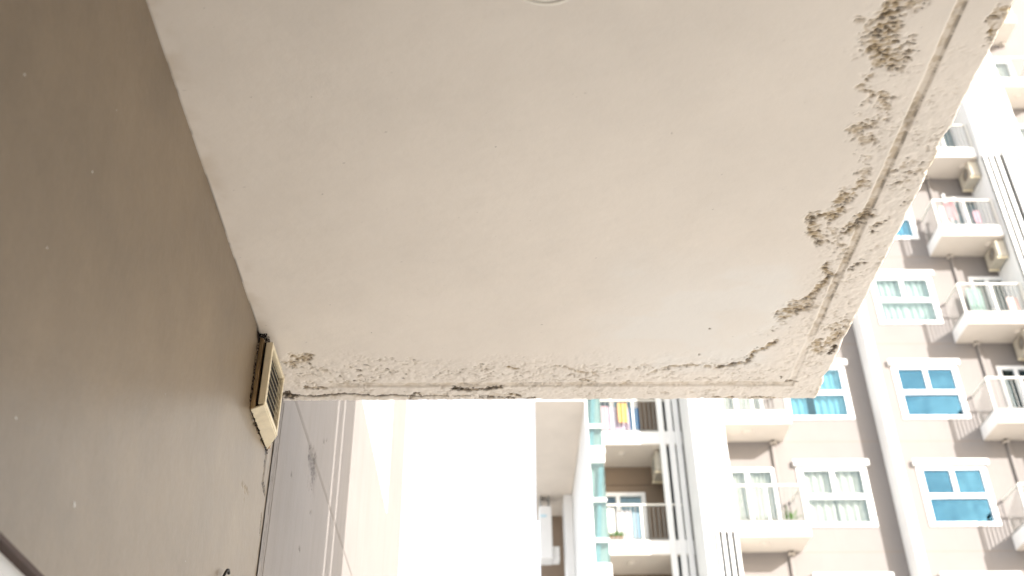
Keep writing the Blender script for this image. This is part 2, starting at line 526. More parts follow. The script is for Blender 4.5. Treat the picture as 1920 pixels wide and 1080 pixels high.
def grid_mesh(name, P, mats, attrs, flip=False, smooth=True):
    ny, nx = P.shape[:2]
    me = bpy.data.meshes.new(name)
    i = np.arange(ny * nx).reshape(ny, nx)
    q = np.stack([i[:-1, :-1], i[:-1, 1:], i[1:, 1:], i[1:, :-1]], -1).reshape(-1, 4)
    if flip:
        q = q[:, ::-1]
    nf = len(q)
    me.vertices.add(ny * nx)
    me.vertices.foreach_set('co', P.reshape(-1).astype(np.float32))
    me.loops.add(nf * 4)
    me.loops.foreach_set('vertex_index', q.reshape(-1).astype(np.int32))
    me.polygons.add(nf)
    me.polygons.foreach_set('loop_start', np.arange(0, nf * 4, 4, dtype=np.int32))
    me.polygons.foreach_set('loop_total', np.full(nf, 4, dtype=np.int32))
    me.polygons.foreach_set('use_smooth', np.full(nf, smooth, dtype=bool))
    me.update(calc_edges=True)
    for k, a in attrs.items():
        at = me.attributes.new(k, 'FLOAT', 'POINT')
        at.data.foreach_set('value', a.reshape(-1).astype(np.float32))
    me.materials.append(mats)
    me.validate()
    return me

# ================================================================== SETTING
g = MB().add([(-600, -600, GROUND), (600, -600, GROUND), (600, 900, GROUND), (-600, 900, GROUND)], [(0, 1, 2, 3)])
go = link('ground', g.mesh('ground', M['ground']), (0, 0, 0), None, 'structure')

# ================================================================== NEAR BUILDING
XW, XE, YE, H = -0.6157, 0.93, 2.727, 1.5
YB0 = -0.35
near = thing('canopy_building', 'beige rendered building with a mouldy flaking slab jutting overhead', 'building', (XW, 1.0, GROUND))

# --- underside of the slab
def build_soffit():
    ys = np.concatenate([np.arange(YB0, 1.2, 0.05), np.arange(1.2, YE - 0.002, 0.0026), [YE]])
    xs = np.arange(XW, XE, 0.0026)
    xs = np.concatenate([xs, [XE]])
    X, Y = np.meshgrid(xs, ys)
    wear = np.zeros_like(X)
    dark = np.zeros_like(X)
    soft = np.zeros_like(X)
    wx = X + 0.034 * (fbm(X, Y, 26, 40, 5, .62) - .5) * 2
    wy = Y + 0.034 * (fbm(X, Y, 26, 44, 5, .62) - .5) * 2
    hard = np.zeros_like(X)
    black = np.zeros_like(X)
    for pts, r, wv, dv in STROKES:
        if len(pts) < 2:
            continue
        q_ = 1.0 if r > .0125 else .22
        r, wv = r * .90, wv * .93
        d = segdist(X + (wx - X) * q_, Y + (wy - Y) * q_, pts)
        m = np.exp(-(d / r) ** 2 * 0.9)
        soft = np.maximum(soft, m * wv)
        hard = np.maximum(hard, m * dv)
        if dv >= 1.0 and r > .009:
            black = np.maximum(black, m)
    # fine structure: the chips are wider across (x) than along the slab
    n1 = fbm(X, Y, 62, 1, 4, 0.6)
    n2 = fbm(X * 0.8, Y * 1.5, 150, 9, 2, 0.6)
    ridge = 1 - np.abs(2 * fbm(X * 0.75, Y * 1.35, 75, 17, 3, 0.55) - 1)
    core = np.clip(soft * 1.25 + (n1 - 0.5) * 1.7 + (n2 - .5) * .7 - 0.45, 0, 1) * sstep(0.10, 0.30, soft)
    pit = sstep(0.02, 0.35, core)                      # paint has gone
    chip = pit * (0.35 + 0.65 * sstep(0.45, 0.75, n2))
    wear = np.clip(pit * (0.25 + 0.9 * sstep(0.5, 0.95, ridge) * 0.62) * np.clip(soft * 1.1, 0, 1), 0, 1)
    wear = np.maximum(wear, 0.22 * sstep(.15, .8, soft) * sstep(.35, .7, n1))
    dk = np.clip(hard * 1.85 + (n2 - 0.5) * 2.4 + (n1 - .5) * 1.1 - 0.75, 0, 1)
    dark = 0.72 * sstep(0.05, 0.55, dk) * sstep(.05, .3, soft)
    speck = sstep(0.69, 0.78, n2) * sstep(0.25, 0.8, soft) * 0.75
    dark = np.maximum(np.maximum(dark, speck), 0.92 * sstep(.42, .62, black * .75 + (n2 - .5) * .9 + (n1 - .5) * .5))
    # the drip groove, ten centimetres in from both free edges
    yg, xg = 2.634, 0.834
    wob = 0.003 * (fbm(X, Y, 6, 60) - .5) * 2
    dgx = np.where(Y < yg + 0.012, np.abs(X - xg + wob), 9)
    dgy = np.where((X < xg + 0.010) & (X > -0.52), np.abs(Y - yg + wob), 9)
    ffade = sstep(-0.54, -0.42, X)
    rfade = 0.35 + 0.65 * sstep(2.42, 2.25, Y)
    gx = sstep(0.0115, 0.0055, dgx) * rfade
    gy = sstep(0.015, 0.008, dgy) * ffade
    groove = np.maximum(gx, gy)
    wear = np.maximum(wear, groove * (0.22 + 0.30 * sstep(.4, .65, n1)) * np.where(gx > gy, 1.0, 0.6))
    gd = sstep(0.56, 0.70, fbm(X, Y, 28, 71)) * groove * 0.6
    edge_line = np.where(gx > 0.05, sstep(0.004, 0.001, np.abs(X - xg + wob - 0.0095)) * rfade, 0) * sstep(.42, .6, n1)
    dark = np.maximum(dark, np.maximum(gd * 0.45, edge_line * .5))
    # the long crack along the front strip
    cwx = Y + 0.004 * (fbm(X, Y, 70, 81) - .5) * 2
    dc = segdist(X, cwx, CRACK)
    cw = 0.0035 * np.interp(X, [-.62, -.35, -.2, .06], [1.25, 1.15, 0.75, 0.35])
    crack = sstep(1.5, .6, dc / cw) * sstep(0.28, 0.42, n1 + 0.15 * (X < -0.2))
    dark = np.maximum(dark, crack * 0.95)
    stain = np.exp(-(dc / 0.012) ** 2) * sstep(.45, .7, n1) * .45
    wear = np.maximum(wear, stain)
    # faint old flake scars well inside the band
    band = np.maximum(sstep(0.70, 0.86, X + 0.05 * (fbm(X, Y, 7, 91) - .5)) * sstep(1.2, 1.7, Y), sstep(2.42, 2.58, Y + 0.08 * (fbm(X, Y, 7, 93) - .5)))
    scar = sstep(0.60, 0.70, n2) * sstep(.46, .6, fbm(X, Y, 16, 95)) * band
    zig = fbm(X * .7, Y * 1.2, 9, 33, 4, .5)
    Z = H + 0.0045 * chip * np.clip(soft, 0.3, 1) + 0.0035 * pit * (n2 - 0.4) + 0.0045 * groove + 0.006 * crack \
        + 0.0022 * scar + 0.0022 * (zig - .5) * sstep(0, .10, X - XW) + 0.0022 * band * (n1 - .5) * 2 + 0.0032 * sstep(.12, .5, soft) * (ridge - .55)
    wear = np.maximum(wear, scar * 0.16)
    # chipped arrises
    e = 0.006 * (fbm(X * 0 + 3.3, Y, 9, 21) - .5) * 2 + 0.003 * (fbm(X * 0 + 1.3, Y, 45, 22) - .5) * 2
    bite = np.exp(-((Y - 1.63) / .03) ** 2) * -0.006 + np.exp(-((Y - 1.30) / .03) ** 2) * 0.004 + np.exp(-((Y - 2.60) / .022) ** 2) * -0.008
    kx = sstep(XE - 0.06, XE, X)
    XX = X + kx * (e + bite)
    e2 = 0.004 * (fbm(X, Y * 0 + 2.2, 20, 23) - .5) * 2
    YY = Y + sstep(YE - 0.04, YE, Y) * e2
    # rounded lip at the free edges
    Z = Z + 0.007 * sstep(XE - 0.010, XE, X) ** 2 + 0.007 * sstep(YE - 0.010, YE, Y) ** 2
    caulk = sstep(.0045, .001, X - XW) * (.35 + .65 * sstep(.45, .65, fbm(X * 0, Y, 12, 57))) 
    dark = np.maximum(dark, caulk * .75)
    wear = np.maximum(wear, sstep(.05, 0, X - XW) * sstep(.4, .7, fbm(X, Y, 14, 58)) * .22)
    edge_rust = sstep(.02, 0, XE - X) * sstep(.52, .72, fbm(X, Y, 22, 66)) * .5
    wear = np.maximum(wear, edge_rust)
    pm = sstep(0.18, 0.36, X + 0.05 * (zig - .5)) * sstep(1.95, 2.15, Y + .06 * (zig - .5)) * sstep(2.62, 2.5, Y) * sstep(.80, .70, X) * (0.55 + .45 * sstep(.4, .6, zig))
    P = np.stack([XX, YY, Z], -1) - np.array(WL[near.name])
    return grid_mesh('slab_underside', P, M['soffit'], dict(wear=wear, dark=dark, patch=pm), flip=True)

slab = link('canopy_slab', None, WL[near.name], near)
sb = MB().box(XW - .115, XE - 0.006, YB0, YE - 0.006, H + 0.012, H + 0.18)
bpy.data.objects.remove(slab)
slab = part('canopy_slab', sb, M['soffit'], near)
link('slab_underside', build_soffit(), WL[near.name], slab)

# --- wall under the slab
def build_wall(name, y0, y1, z0, z1, xw, strokes, mat, fy, fz, ridges=None):
    ys = fy
    zs = fz
    Y, Z = np.meshgrid(ys, zs)
    n1 = fbm(Y, Z, 55, 101, 4, .6)
    n2 = fbm(Y * 1.3, Z * .8, 130, 105, 3, .6)
    soft = np.zeros_like(Y)
    hard = np.zeros_like(Y)
    wy = Y + 0.008 * (fbm(Y, Z, 40, 140) - .5) * 2
    wz = Z + 0.012 * (fbm(Y, Z, 40, 144) - .5) * 2
    for pts, r, wv, dv in strokes:
        if r <= 0:
            continue
        m = np.exp(-(segdist(wy, wz, pts) / r) ** 2 * .9)
        soft = np.maximum(soft, m * wv)
        hard = np.maximum(hard, m * dv)
    pit = sstep(0.05, 0.4, soft * 1.2 + (n1 - .5) * 1.0 - 0.4)
    wear = np.clip(pit * 0.55 * soft, 0, 1)
    dark = sstep(.05, .5, hard * 1.4 + (n2 - .5) * 1.6 - 0.55)
    X = xw - 0.004 * pit * (.4 + n2) + 0.003 * (fbm(Y, Z, 2.5, 150, 2) - .5) * sstep(0, .15, 1.5 - Z)
    if ridges is not None:
        X = X - ridges(Y, Z)
    P = np.stack([X, Y, Z], -1) - np.array(WL[near.name])
    return P, wear, dark

fy = np.concatenate([np.arange(YB0, 0.7, 0.03), np.arange(0.7, 2.197, 0.006), np.arange(2.2, 2.672, 0.003), [2.672]])
fz = np.concatenate([np.arange(0.513, 1.02, 0.008), np.arange(1.02, 1.5, 0.004), [1.502]])
P, wear, dark = build_wall('wall', YB0, 2.672, 0.513, 1.502, XW, WALL_STROKES, None, fy, fz)
Yg, Zg = np.meshgrid(fy, fz)
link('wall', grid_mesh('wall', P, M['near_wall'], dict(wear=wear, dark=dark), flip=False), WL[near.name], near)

for i, (yy, zz, rr_) in enumerate(((1.245, 1.085, .0032), (1.467, .639, .0048), (1.179, .89, .0022), (.995, 1.035, .002), (1.267, 1.236, .002), (1.226, .653, .0026), (1.75, .98, .0018), (1.93, 1.21, .0016), (2.05, .77, .0016))):
    part('paint_speck', MB().lathe((XW - .0012, yy, zz), [(rr_, 0), (rr_ * .8, .0016), (.0002, .0022)], axis=(1, .1, .15 + .1 * i), n=7), M['door_white'], near)
# low part of the wall beyond the door opening, body of the building behind
bd = MB()
bd.box(-4.6, XW - 0.12, YB0 - 3, 6.50, GROUND, 6.2)
bd.box(XW - 0.12, XW - 0.004, 1.95, 2.727, GROUND, 0.513)
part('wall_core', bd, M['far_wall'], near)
bw = MB().box(XW - 0.10, 2.9, YB0 - 0.25, YB0, GROUND, H + 0.01)
part('added_back_wall', bw, M['near_wall'], near)  # added wall behind the camera, out of view, darkens the near wall

part('added_side_wall', MB().box(XE - .16, XE - .006, YB0, 0.72, GROUND, H + 0.010), M['near_wall'], near)  # unseen wall added to keep light off the near wall's left end
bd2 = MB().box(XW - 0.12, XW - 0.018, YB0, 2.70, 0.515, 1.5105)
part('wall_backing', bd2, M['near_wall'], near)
# --- the open joint where slab, wall and gable meet
def joint_strip():
    ys = np.linspace(2.672, 2.737, 28)
    zs = np.arange(0.3, 1.5, 0.004)
    Y, Z = np.meshgrid(ys, zs)
    w_ = 0.0035 * (fbm(Y * 0, Z, 22, 202) - .5) * 2
    n1 = fbm(Y * 3, Z, 45, 204)
    r1 = sstep(.004, .001, np.abs(Y - 2.722 + w_))
    r2 = sstep(.0025, .0008, np.abs(Y - 2.690 + w_ * .6)) * sstep(.45, .6, n1) * .6
    r3 = sstep(.002, .0006, np.abs(Y - 2.703 - w_)) * sstep(.5, .65, n1) * .5
    rd = np.maximum(r1 * (.55 + .45 * sstep(.4, .6, n1)), np.maximum(r2, r3))
    X = XW + 0.003 - 0.010 * r1 - 0.004 * r2 - .003 * r3 + 0.002 * sstep(2.70, 2.71, Y) + .002 * (n1 - .5)
    P = np.stack([X, Y, Z], -1) - np.array(WL[near.name])
    return grid_mesh('joint_strip', P, M['far_wall'], dict(wear=np.clip(.5 * (1 - n1) * (r2 + r3), 0, 1), dark=np.clip(rd * .62, 0, 1)), flip=False)
link('joint_strip', joint_strip(), WL[near.name], near)

# --- gable wall beyond the slab, with a shadow joint and a white window high up
WY0, WY1, WZ0, WZ1 = 3.2, 5.70, 2.41, 4.1
XG = XW - 0.004
def far_wall_grid(y0, y1, z0, z1, ny, nz):
    ys = np.linspace(y0, y1, ny)
    zs = np.linspace(z0, z1, nz)
    def ridge(Y, Z):
        return 0.005 * sstep(.008, .004, np.abs(Z - 1.607 - .002 * (fbm(Y, Z * 0, 3, 77) - .5))) * (Y > 2.80)
    P, we, da = build_wall('x', y0, y1, z0, z1, XG, FAR_STROKES, None, ys, zs, ridge)
    Y, Z = np.meshgrid(ys, zs)
    gr = ridge(Y, Z) / 0.005
    we = np.maximum(we, gr * .30)
    return P, we, da
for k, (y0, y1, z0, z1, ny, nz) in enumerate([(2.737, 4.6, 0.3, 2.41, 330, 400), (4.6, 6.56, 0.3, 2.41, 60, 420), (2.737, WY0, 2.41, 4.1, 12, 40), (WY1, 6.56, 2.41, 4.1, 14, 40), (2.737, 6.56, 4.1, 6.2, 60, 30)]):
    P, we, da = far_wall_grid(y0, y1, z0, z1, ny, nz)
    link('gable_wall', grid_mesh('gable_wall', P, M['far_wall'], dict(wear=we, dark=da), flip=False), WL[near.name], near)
# window in the gable
fr = MB()
XR = XG - 0.05
fr.box(XR - 0.03, XG - 0.015, WY0, WY1, WZ0, WZ0 + 0.06)
fr.box(XR - 0.03, XG - 0.015, WY0, WY1, WZ1 - 0.06, WZ1)
for yc in (WY0 + 0.03, 4.35, 5.12, WY1 - 0.05):
    fr.box(XR - 0.03, XG - 0.014, yc - 0.03, yc + 0.03, WZ0 + 0.06, WZ1 - 0.06)
gw = part('window', fr, M['frame'], near)
part('pane', MB().box(XR - 0.022, XR - 0.016, WY0 + .06, WY1 - .08, WZ0 + .06, WZ1 - .06), M['glass'], gw)
part('curtain', MB().add([(XR - .06, WY0, WZ0), (XR - .06, WY1, WZ0), (XR - .06, WY1, WZ1), (XR - .06, WY0, WZ1)], [(0, 1, 2, 3)]), M['curtain'], gw)
rv = MB()
rv.box(XG - .10, XG - .001, WY0 - .004, WY0, WZ0, WZ1)
rv.box(XG - .10, XG - .001, WY1, WY1 + .004, WZ0, WZ1)
rv.box(XG - .10, XG - .001, WY0, WY1, WZ0 - .006, WZ0 - .001)
part('sill', rv, M['white'], gw)
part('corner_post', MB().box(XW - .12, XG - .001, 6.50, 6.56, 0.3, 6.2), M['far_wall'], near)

# --- white door head under the wall, with its dark brown drip edge
dr = part('door_head', MB().box(XW - 0.10, XW - 0.012, YB0, 1.95, 0.30, 0.505), M['door_white'], near)
part('drip_edge', MB().box(XW - 0.10, XW + 0.004, YB0, 1.95, 0.505, 0.5128), M['brown_trim'], dr)
part('door_leaf', MB().box(XW - 0.09, XW - 0.03, YB0, 1.95, GROUND, 0.299), M['door_white'], dr)

# --- the balcony above the slab: a privacy screen of upright boards with narrow gaps
sc = link('privacy_screen', MB().box(XE - .075, XE - .055, 0.9, 2.33, H + .181, H + .24).mesh('privacy_screen', M['white'], False, WL[near.name]), WL[near.name], near)
part('top_rail', MB().box(XE - .075, XE - .055, 0.9, 2.33, 4.85, 4.91), M['white'], sc)
for (a, b) in ((0.90, 1.20), (1.205, 1.50), (1.505, 1.760), (1.763, 1.882), (1.922, 2.035), (2.075, 2.33)):
    part('screen_board', MB().box(XE - .054, XE - .046, a, b, H + .181, 4.95), M['white'], sc)

# ------------------------------------------------------------------ vent cover at the slab corner
vt = thing('vent_cover', 'yellowed plastic vent grille dirty with soot, in the corner under the slab', 'vent', (XW, 2.48, 1.285))
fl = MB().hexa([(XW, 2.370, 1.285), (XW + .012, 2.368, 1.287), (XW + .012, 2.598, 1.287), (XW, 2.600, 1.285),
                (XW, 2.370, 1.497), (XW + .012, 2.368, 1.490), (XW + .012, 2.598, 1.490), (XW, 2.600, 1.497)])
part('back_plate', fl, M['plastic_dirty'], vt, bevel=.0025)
part('gap_shade', MB().box(XW + .011, XW + .021, 2.378, 2.575, 1.292, 1.484), M['grime_gap'], vt)  # black core puts the shade of this slot into colour
hx0, hx1 = XW + .020, XW + .038
ya, yb, za, zb = 2.363, 2.545, 1.296, 1.476
ring = MB()
ring.box(hx0, hx1, ya, ya + .014, za, zb)
ring.box(hx0, hx1, yb - .012, yb, za, zb)
ring.box(hx0, hx1, ya + .014, yb - .012, za, za + .012)
ring.box(hx0, hx1, ya + .014, yb - .012, zb - .012, zb)
part('casing', ring, M['plastic'], vt, bevel=.002)
part('bottom_plate', MB().hexa([(XW + .002, 2.372, 1.283), (XW + .036, 2.364, 1.292), (XW + .036, 2.543, 1.292), (XW + .002, 2.597, 1.283),
                                (XW + .002, 2.372, 1.288), (XW + .036, 2.364, 1.2955), (XW + .036, 2.543, 1.2955), (XW + .002, 2.597, 1.288)]), M['plastic'], vt, bevel=.0015)
part('cavity', MB().box(hx0 + .0005, hx0 + .005, ya + .014, yb - .012, za + .012, zb - .012), M['darkslot'], vt)
ns = 8
for i in range(ns):
    zc = za + .012 + (zb - za - .024) * (i + .5) / ns
    part('slat', MB().hexa([(hx0 + .0115, ya + .014, zc + .0000), (hx1 - .004, ya + .014, zc - .0022), (hx1 - .004, yb - .012, zc - .0022), (hx0 + .0115, yb - .012, zc + .0000),
                            (hx0 + .0115, ya + .014, zc + .0012), (hx1 - .004, ya + .014, zc - .0010), (hx1 - .004, yb - .012, zc - .0010), (hx0 + .0115, yb - .012, zc + .0012)]), M['plastic'], vt)
# soot caked round the cover
so = MB()
rr = random.Random(3)
for i in range(260):
    t = rr.random()
    if t < .25:
        c = (XW + .0005, 2.362 + rr.gauss(0, .003), 1.30 + rr.random() * .2)
    elif t < .7:
        c = (XW + rr.random() * .022, 2.36 + rr.random() * .05, 1.4975 + rr.random() * .002)
    else:
        c = (XW + .003, 2.37 + rr.random() * .25, 1.283 + rr.gauss(0, .004))
    r_ = .0005 + .0018 * rr.random() ** 2
    so.cyl((c[0], c[1], c[2] - r_), (c[0], c[1], c[2] + r_), r_, 5, r_ * .6)
part('soot_crumbs', so, M['grime_gap'], vt, kind='stuff')

# ------------------------------------------------------------------ round lamp in the slab
lp = thing('ceiling_light', 'round white lamp set flush into the slab underside', 'lamp', (0.09, 1.199, H))
part('trim_ring', MB().lathe((0.09, 1.199, H + .003), [(.082, 0), (.081, .002), (.074, .004), (.067, .0045), (.0665, 0.0035)], n=40), M['lamp'], lp, smooth=True)
part('diffuser', MB().lathe((0.09, 1.199, H), [(.064, .003), (.055, .007), (.03, .010), (.0005, .011)], n=40), M['lamp'], lp, smooth=True)

# ------------------------------------------------------------------ cable loop on the wall
cb = MB()
pts = []
for i in range(15):
    a = math.pi * (1.05 - 1.05 * i / 14)
    pts.append((XW + .004 + .010 * math.sin(a), 2.336 + .026 * math.cos(a), 0.795 + .062 * math.sin(a)))
pts = [(XW + .004, pts[0][1] - .004, 0.60)] + pts + [(XW + .004, pts[-1][1] + .012, 0.60)]
cb.tube(pts[:11], .0034, 8)
cbo = link('cable_loop', cb.mesh('cable_loop', M['cable'], False, (XW, 2.34, .6)), (XW, 2.34, .6))
tagit(cbo, 'small black bent cable end low on the shaded wall', 'cable')

# ================================================================== FAR APARTMENT BLOCK
YF, YB, ROOF = 24.5, 23.5, 34.0
F0, FH = 9.335, 2.922
def F(k):
    return F0 + FH * k
apt = thing('apartment_building', 'tall beige apartment block with white balconies, louvred piers and blue windows', 'building', (9.0, 27.0, GROUND))
KS = list(range(-1, 7))

holes = []
WIN_B, WIN_C, WIN_D = 7.50, 10.52, 17.9
WW = 1.76
def winhole(x, k):
    return (x + .06, x + WW - .06, F(k) + .70, F(k) + 2.15)
DOOR_W = 1.22
DB, DC = 5.75, 13.34
def doorhole(x, k):
    return (x + .05, x + DOOR_W - .05, F(k) + .37, F(k) + 2.17)
for k in KS:
    holes += [winhole(WIN_B, k), winhole(WIN_C, k), doorhole(DB, k), doorhole(DC, k)]
    if k >= 3:
        holes.append(doorhole(15.75, k))
part('facade_wall', MB().wall(4.76, 20.0, GROUND, ROOF, YF, YF + .22, holes), M['facade'], apt)
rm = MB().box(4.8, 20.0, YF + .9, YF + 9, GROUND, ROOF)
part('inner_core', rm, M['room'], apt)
part('roof', MB().box(2.5, 20.1, YF - .1, YF + 9.1, ROOF, ROOF + .3), M['white'], apt)
for k in KS:                       # thin render joints at each floor
    part('render_joint', MB().box(7.35, 9.76, YF - .0015, YF + .004, F(k) - .014, F(k) + .0), M['recess'], apt)
    part('render_joint', MB().box(10.02, 12.38, YF - .0015, YF + .004, F(k) - .014, F(k) + .0), M['recess'], apt)

# white pilaster between the two bays, round-shouldered piers beside the balconies
part('pilaster', MB().box(9.768, 9.995, 23.9, YF - .003, GROUND, ROOF), M['white'], apt, bevel=.015)

# shared window meshes, local origin at lower left of the opening on the facade
def window_meshes():
    t, p = 0.15, 0.035
    f = MB()
    z0, z1, zt, xm = 0, 1.57, .72, .88
    f.box(0, t, -p, .10, z0, z1)
    f.box(WW - t, WW, -p, .10, z0, z1)
    f.box(t, WW - t, -p, .10, z0, z0 + .11)
    f.box(t, WW - t, -p, .10, z1 - .08, z1)
    f.box(t, WW - t, -p - .008, .10, zt, zt + .13)
    f.box(xm - .055, xm + .055, -p + .006, .10, zt + .13, z1 - .08)
    frame = f.mesh('window', M['frame'])
    hood = MB().box(-.06, WW + .08, -.12, -.002, z1 + .03, z1 + .18).mesh('hood', M['white'])
    lo = MB().box(t, WW - t, .02, .028, .11, zt).mesh('lower_pane', M['glass'])
    ul = MB().box(t, xm - .055, .03, .038, zt + .13, z1 - .08).mesh('upper_pane', M['glass'])
    ur = MB().box(xm + .055, WW - t, .02, .028, zt + .13, z1 - .08).mesh('upper_pane', M['glass'])
    return frame, hood, lo, ul, ur
WM = window_meshes()
WMM = tuple(m.copy() for m in WM)
for m in WMM[2:]:
    m.materials[0] = M['glass_mid']
WMB = tuple(m.copy() for m in WM)
for m in WMB[2:]:
    m.materials[0] = M['glass_blue']
def curtain(x0, x1, z0, z1, mat, n, seed, y=.16):
    return MB().folds(x0, x1, z0, z1, y, .045, n, seed).mesh('curtain', mat, True)
def window(x, k, blue, curtains, hood=True, seed=0):
    P = Vector((x, YF, F(k) + .62))
    ms = {0: WM, 1: WMB, 2: WMM}[int(blue)]
    wo = link('window', ms[0], P, apt)
    bev(wo, .006, 1)
    if hood:
        link('hood', ms[1], P, wo)
    for nm, m in (('lower_pane', ms[2]), ('upper_pane', ms[3]), ('upper_pane', ms[4])):
        link(nm, m, P, wo)
    for i, (a, b, mt) in enumerate(curtains):
        link('curtain', curtain(a, b, .08, 1.52, M[mt], max(2, int((b - a) * 6)), seed * 7 + i), P, wo)
full = [(.08, .86, 'curtain'), (.84, WW - .08, 'curtain')]
for k in KS:
    cb_ = [(.08, .62, 'curtain'), (.84, 1.62, 'curtain')] if k == 1 else [(.06, .86, 'curtain'), (.90, WW - .12, 'curtain')]
    window(WIN_B, k, 2 if k == 1 else 0, cb_, True, k + 10)
    cc = {0: [(.08, .20, 'curtain_blue')], 1: [(.08, .22, 'curtain')], 2: [(.06, .90, 'curtain_aqua'), (.86, 1.62, 'curtain_aqua')]}.get(k, [(.08, .9, 'curtain'), (.9, 1.66, 'curtain_blue')])
    window(WIN_C, k, 1 if k in (-1, 0, 1) else (0 if k == 2 else 2), cc, True, k + 30)

# balcony doors
def door_meshes():
    f = MB()
    w_, h_ = DOOR_W, 1.83
    t = .11
    f.box(0, t, -.03, .10, 0, h_)
    f.box(w_ - t, w_, -.03, .10, 0, h_)
    f.box(t, w_ - t, -.03, .10, h_ - .10, h_)
    f.box(t, w_ - t, -.03, .10, 0, .05)
    xm = .50
    f.box(xm - .05, xm + .05, -.024, .09, .05, h_ - .10)
    a = MB().box(t, xm - .05, .03, .038, .05, h_ - .1).mesh('pane', M['glass'])
    b = MB().box(xm + .05, w_ - t, .04, .048, .05, h_ - .1).mesh('pane', M['glass'])
    return f.mesh('balcony_door', M['frame']), a, b
DM = door_meshes()
def door(x, y, k, curt=True, seed=0, mat='curtain', span=(.06, 1.16)):
    P = Vector((x, y, F(k) + .362))
    d = link('balcony_door', DM[0], P, apt)
    link('pane', DM[1], P, d)
    link('pane', DM[2], P, d)
    if curt:
        link('curtain', curtain(span[0], span[1], .02, 1.78, M[mat], 10, seed), P, d)

# balconies: slab, rail, bars, little round lamp, drain stub
def balcony(x0, x1, y0, y1, k, left_side, right_side, lampx, drain=None, posts=()):
    zb = F(k)
    sl_ = MB()
    sl_.box(x0, x1, y0, y1, zb + .012, zb + .365)
    b = part('balcony', sl_, M['white'], apt, bevel=.012)
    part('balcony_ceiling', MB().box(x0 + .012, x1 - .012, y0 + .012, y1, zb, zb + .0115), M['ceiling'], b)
    zt = zb + 1.31
    r = MB()
    r.box(x0 + .02, x1 - .02, y0 + .02, y0 + .075, zt - .04, zt)
    if left_side:
        r.box(x0 + .02, x0 + .075, y0 + .076, y1, zt - .045, zt - .005)
    if right_side:
        r.box(x1 - .075, x1 - .02, y0 + .076, y1, zt - .045, zt - .005)
    for px in (x0 + .047, *posts, x1 - .047):
        r.box(px - .022, px + .022, y0 + .026, y0 + .07, zb + .365, zt - .041)
    part('rail', r, M['rail'], b)
    bars = MB()
    bars.box(x0 + .07, x1 - .07, y0 + .034, y0 + .062, zb + .40, zb + .425)
    n = int((x1 - x0 - .2) / .105)
    for i in range(n):
        bx = x0 + .11 + i * (x1 - x0 - .22) / max(1, n - 1)
        bars.box(bx - .008, bx + .008, y0 + .04, y0 + .056, zb + .425, zt - .041)
    for side, flag in ((x0 + .047, left_side), (x1 - .047, right_side)):
        if flag:
            bars.box(side - .013, side + .013, y0 + .08, y1, zb + .40, zb + .425)
            m = int((y1 - y0 - .2) / .11)
            for i in range(m):
                by = y0 + .15 + i * (y1 - y0 - .22) / max(1, m - 1)
                bars.box(side - .008, side + .008, by - .008, by + .008, zb + .425, zt - .046)
    part('balusters', bars, M['bar'], b, kind='stuff')
    ly = y0 + (y1 - y0) * .42
    part('balcony_lamp', MB().lathe((lampx, ly, zb), [(.12, 0), (.12, .02), (.10, .035), (.0005, .045)], n=18), M['ceiling'], b, smooth=True)
    if drain:
        dmb = MB().cyl((drain, y1 - .055, zb - .06), (drain, y1 - .055, zb), .05, 12, .055)
        part('drain_outlet', dmb, M['grime_gap'], b)
        dmb = MB().lathe((drain, y1 - .055, zb - .062), [(.050, 0), (.085, 0), (.085, .04), (.066, .04), (.052, .0)], axis=(0, 0, -1), n=14)
        part('drain_collar', dmb, M['ceiling'], b)
    return b

for k in KS:
    balcony(5.59, 7.30, YB, YF - .003, k, False, True, 6.28, 7.02, (6.4,))
    door(DB, YF, k, True, 50 + k)
    balcony(12.44, 14.22, YB, YF - .003, k, True, False, 13.95, 12.98, (13.36,))
    door(DC, YF, k, k != 1, 70 + k, 'curtain' if k in (2,) else 'curtain_blue', (.06, .70 if k == 1 else 1.1))
    if k >= 3:
        balcony(15.66, 17.05, YB, YF - .003, k, False, True, 16.4, 16.9, (16.3,))
        door(15.75, YF, k, True, 90 + k)
pp = MB()
for x in (7.0, 13.02):
    pp = MB().box(x - .045, x + .045, YF - .075, YF - .004, 5.0, ROOF)
    part('drain_pipe', pp, M['facade'], apt, bevel=.02)

# louvred piers: hollow shafts, white panels above and upright fins below
def fins(xs, y0, y1, z0, z1, pw, parent):
    for x in xs:
        part('fin', MB().box(x - pw / 2, x + pw / 2, y0, y1, z0, z1), M['white'], parent, bevel=.008)

# pier between loggia and left balcony
pr = part('louvred_pier', MB().box(4.762, 4.835, 23.42, YF - .004, GROUND, ROOF).box(5.49, 5.568, 23.42, YF - .004, GROUND, ROOF), M['white'], apt)
part('panel', MB().box(4.760, 4.985, 23.30, 23.418, GROUND, ROOF), M['white'], pr, bevel=.008)
part('panel', MB().box(5.028, 5.570, 23.32, 23.418, 9.40, ROOF), M['white'], pr, bevel=.008)
fins((5.075, 5.215, 5.36, 5.505), 23.33, 23.416, GROUND, 9.395, .066, pr)
part('gap_shade_panel', MB().box(4.84, 5.485, 23.52, 23.54, GROUND, 9.39), M['room'], pr)  # dark sheet stands in for the shade behind the fins
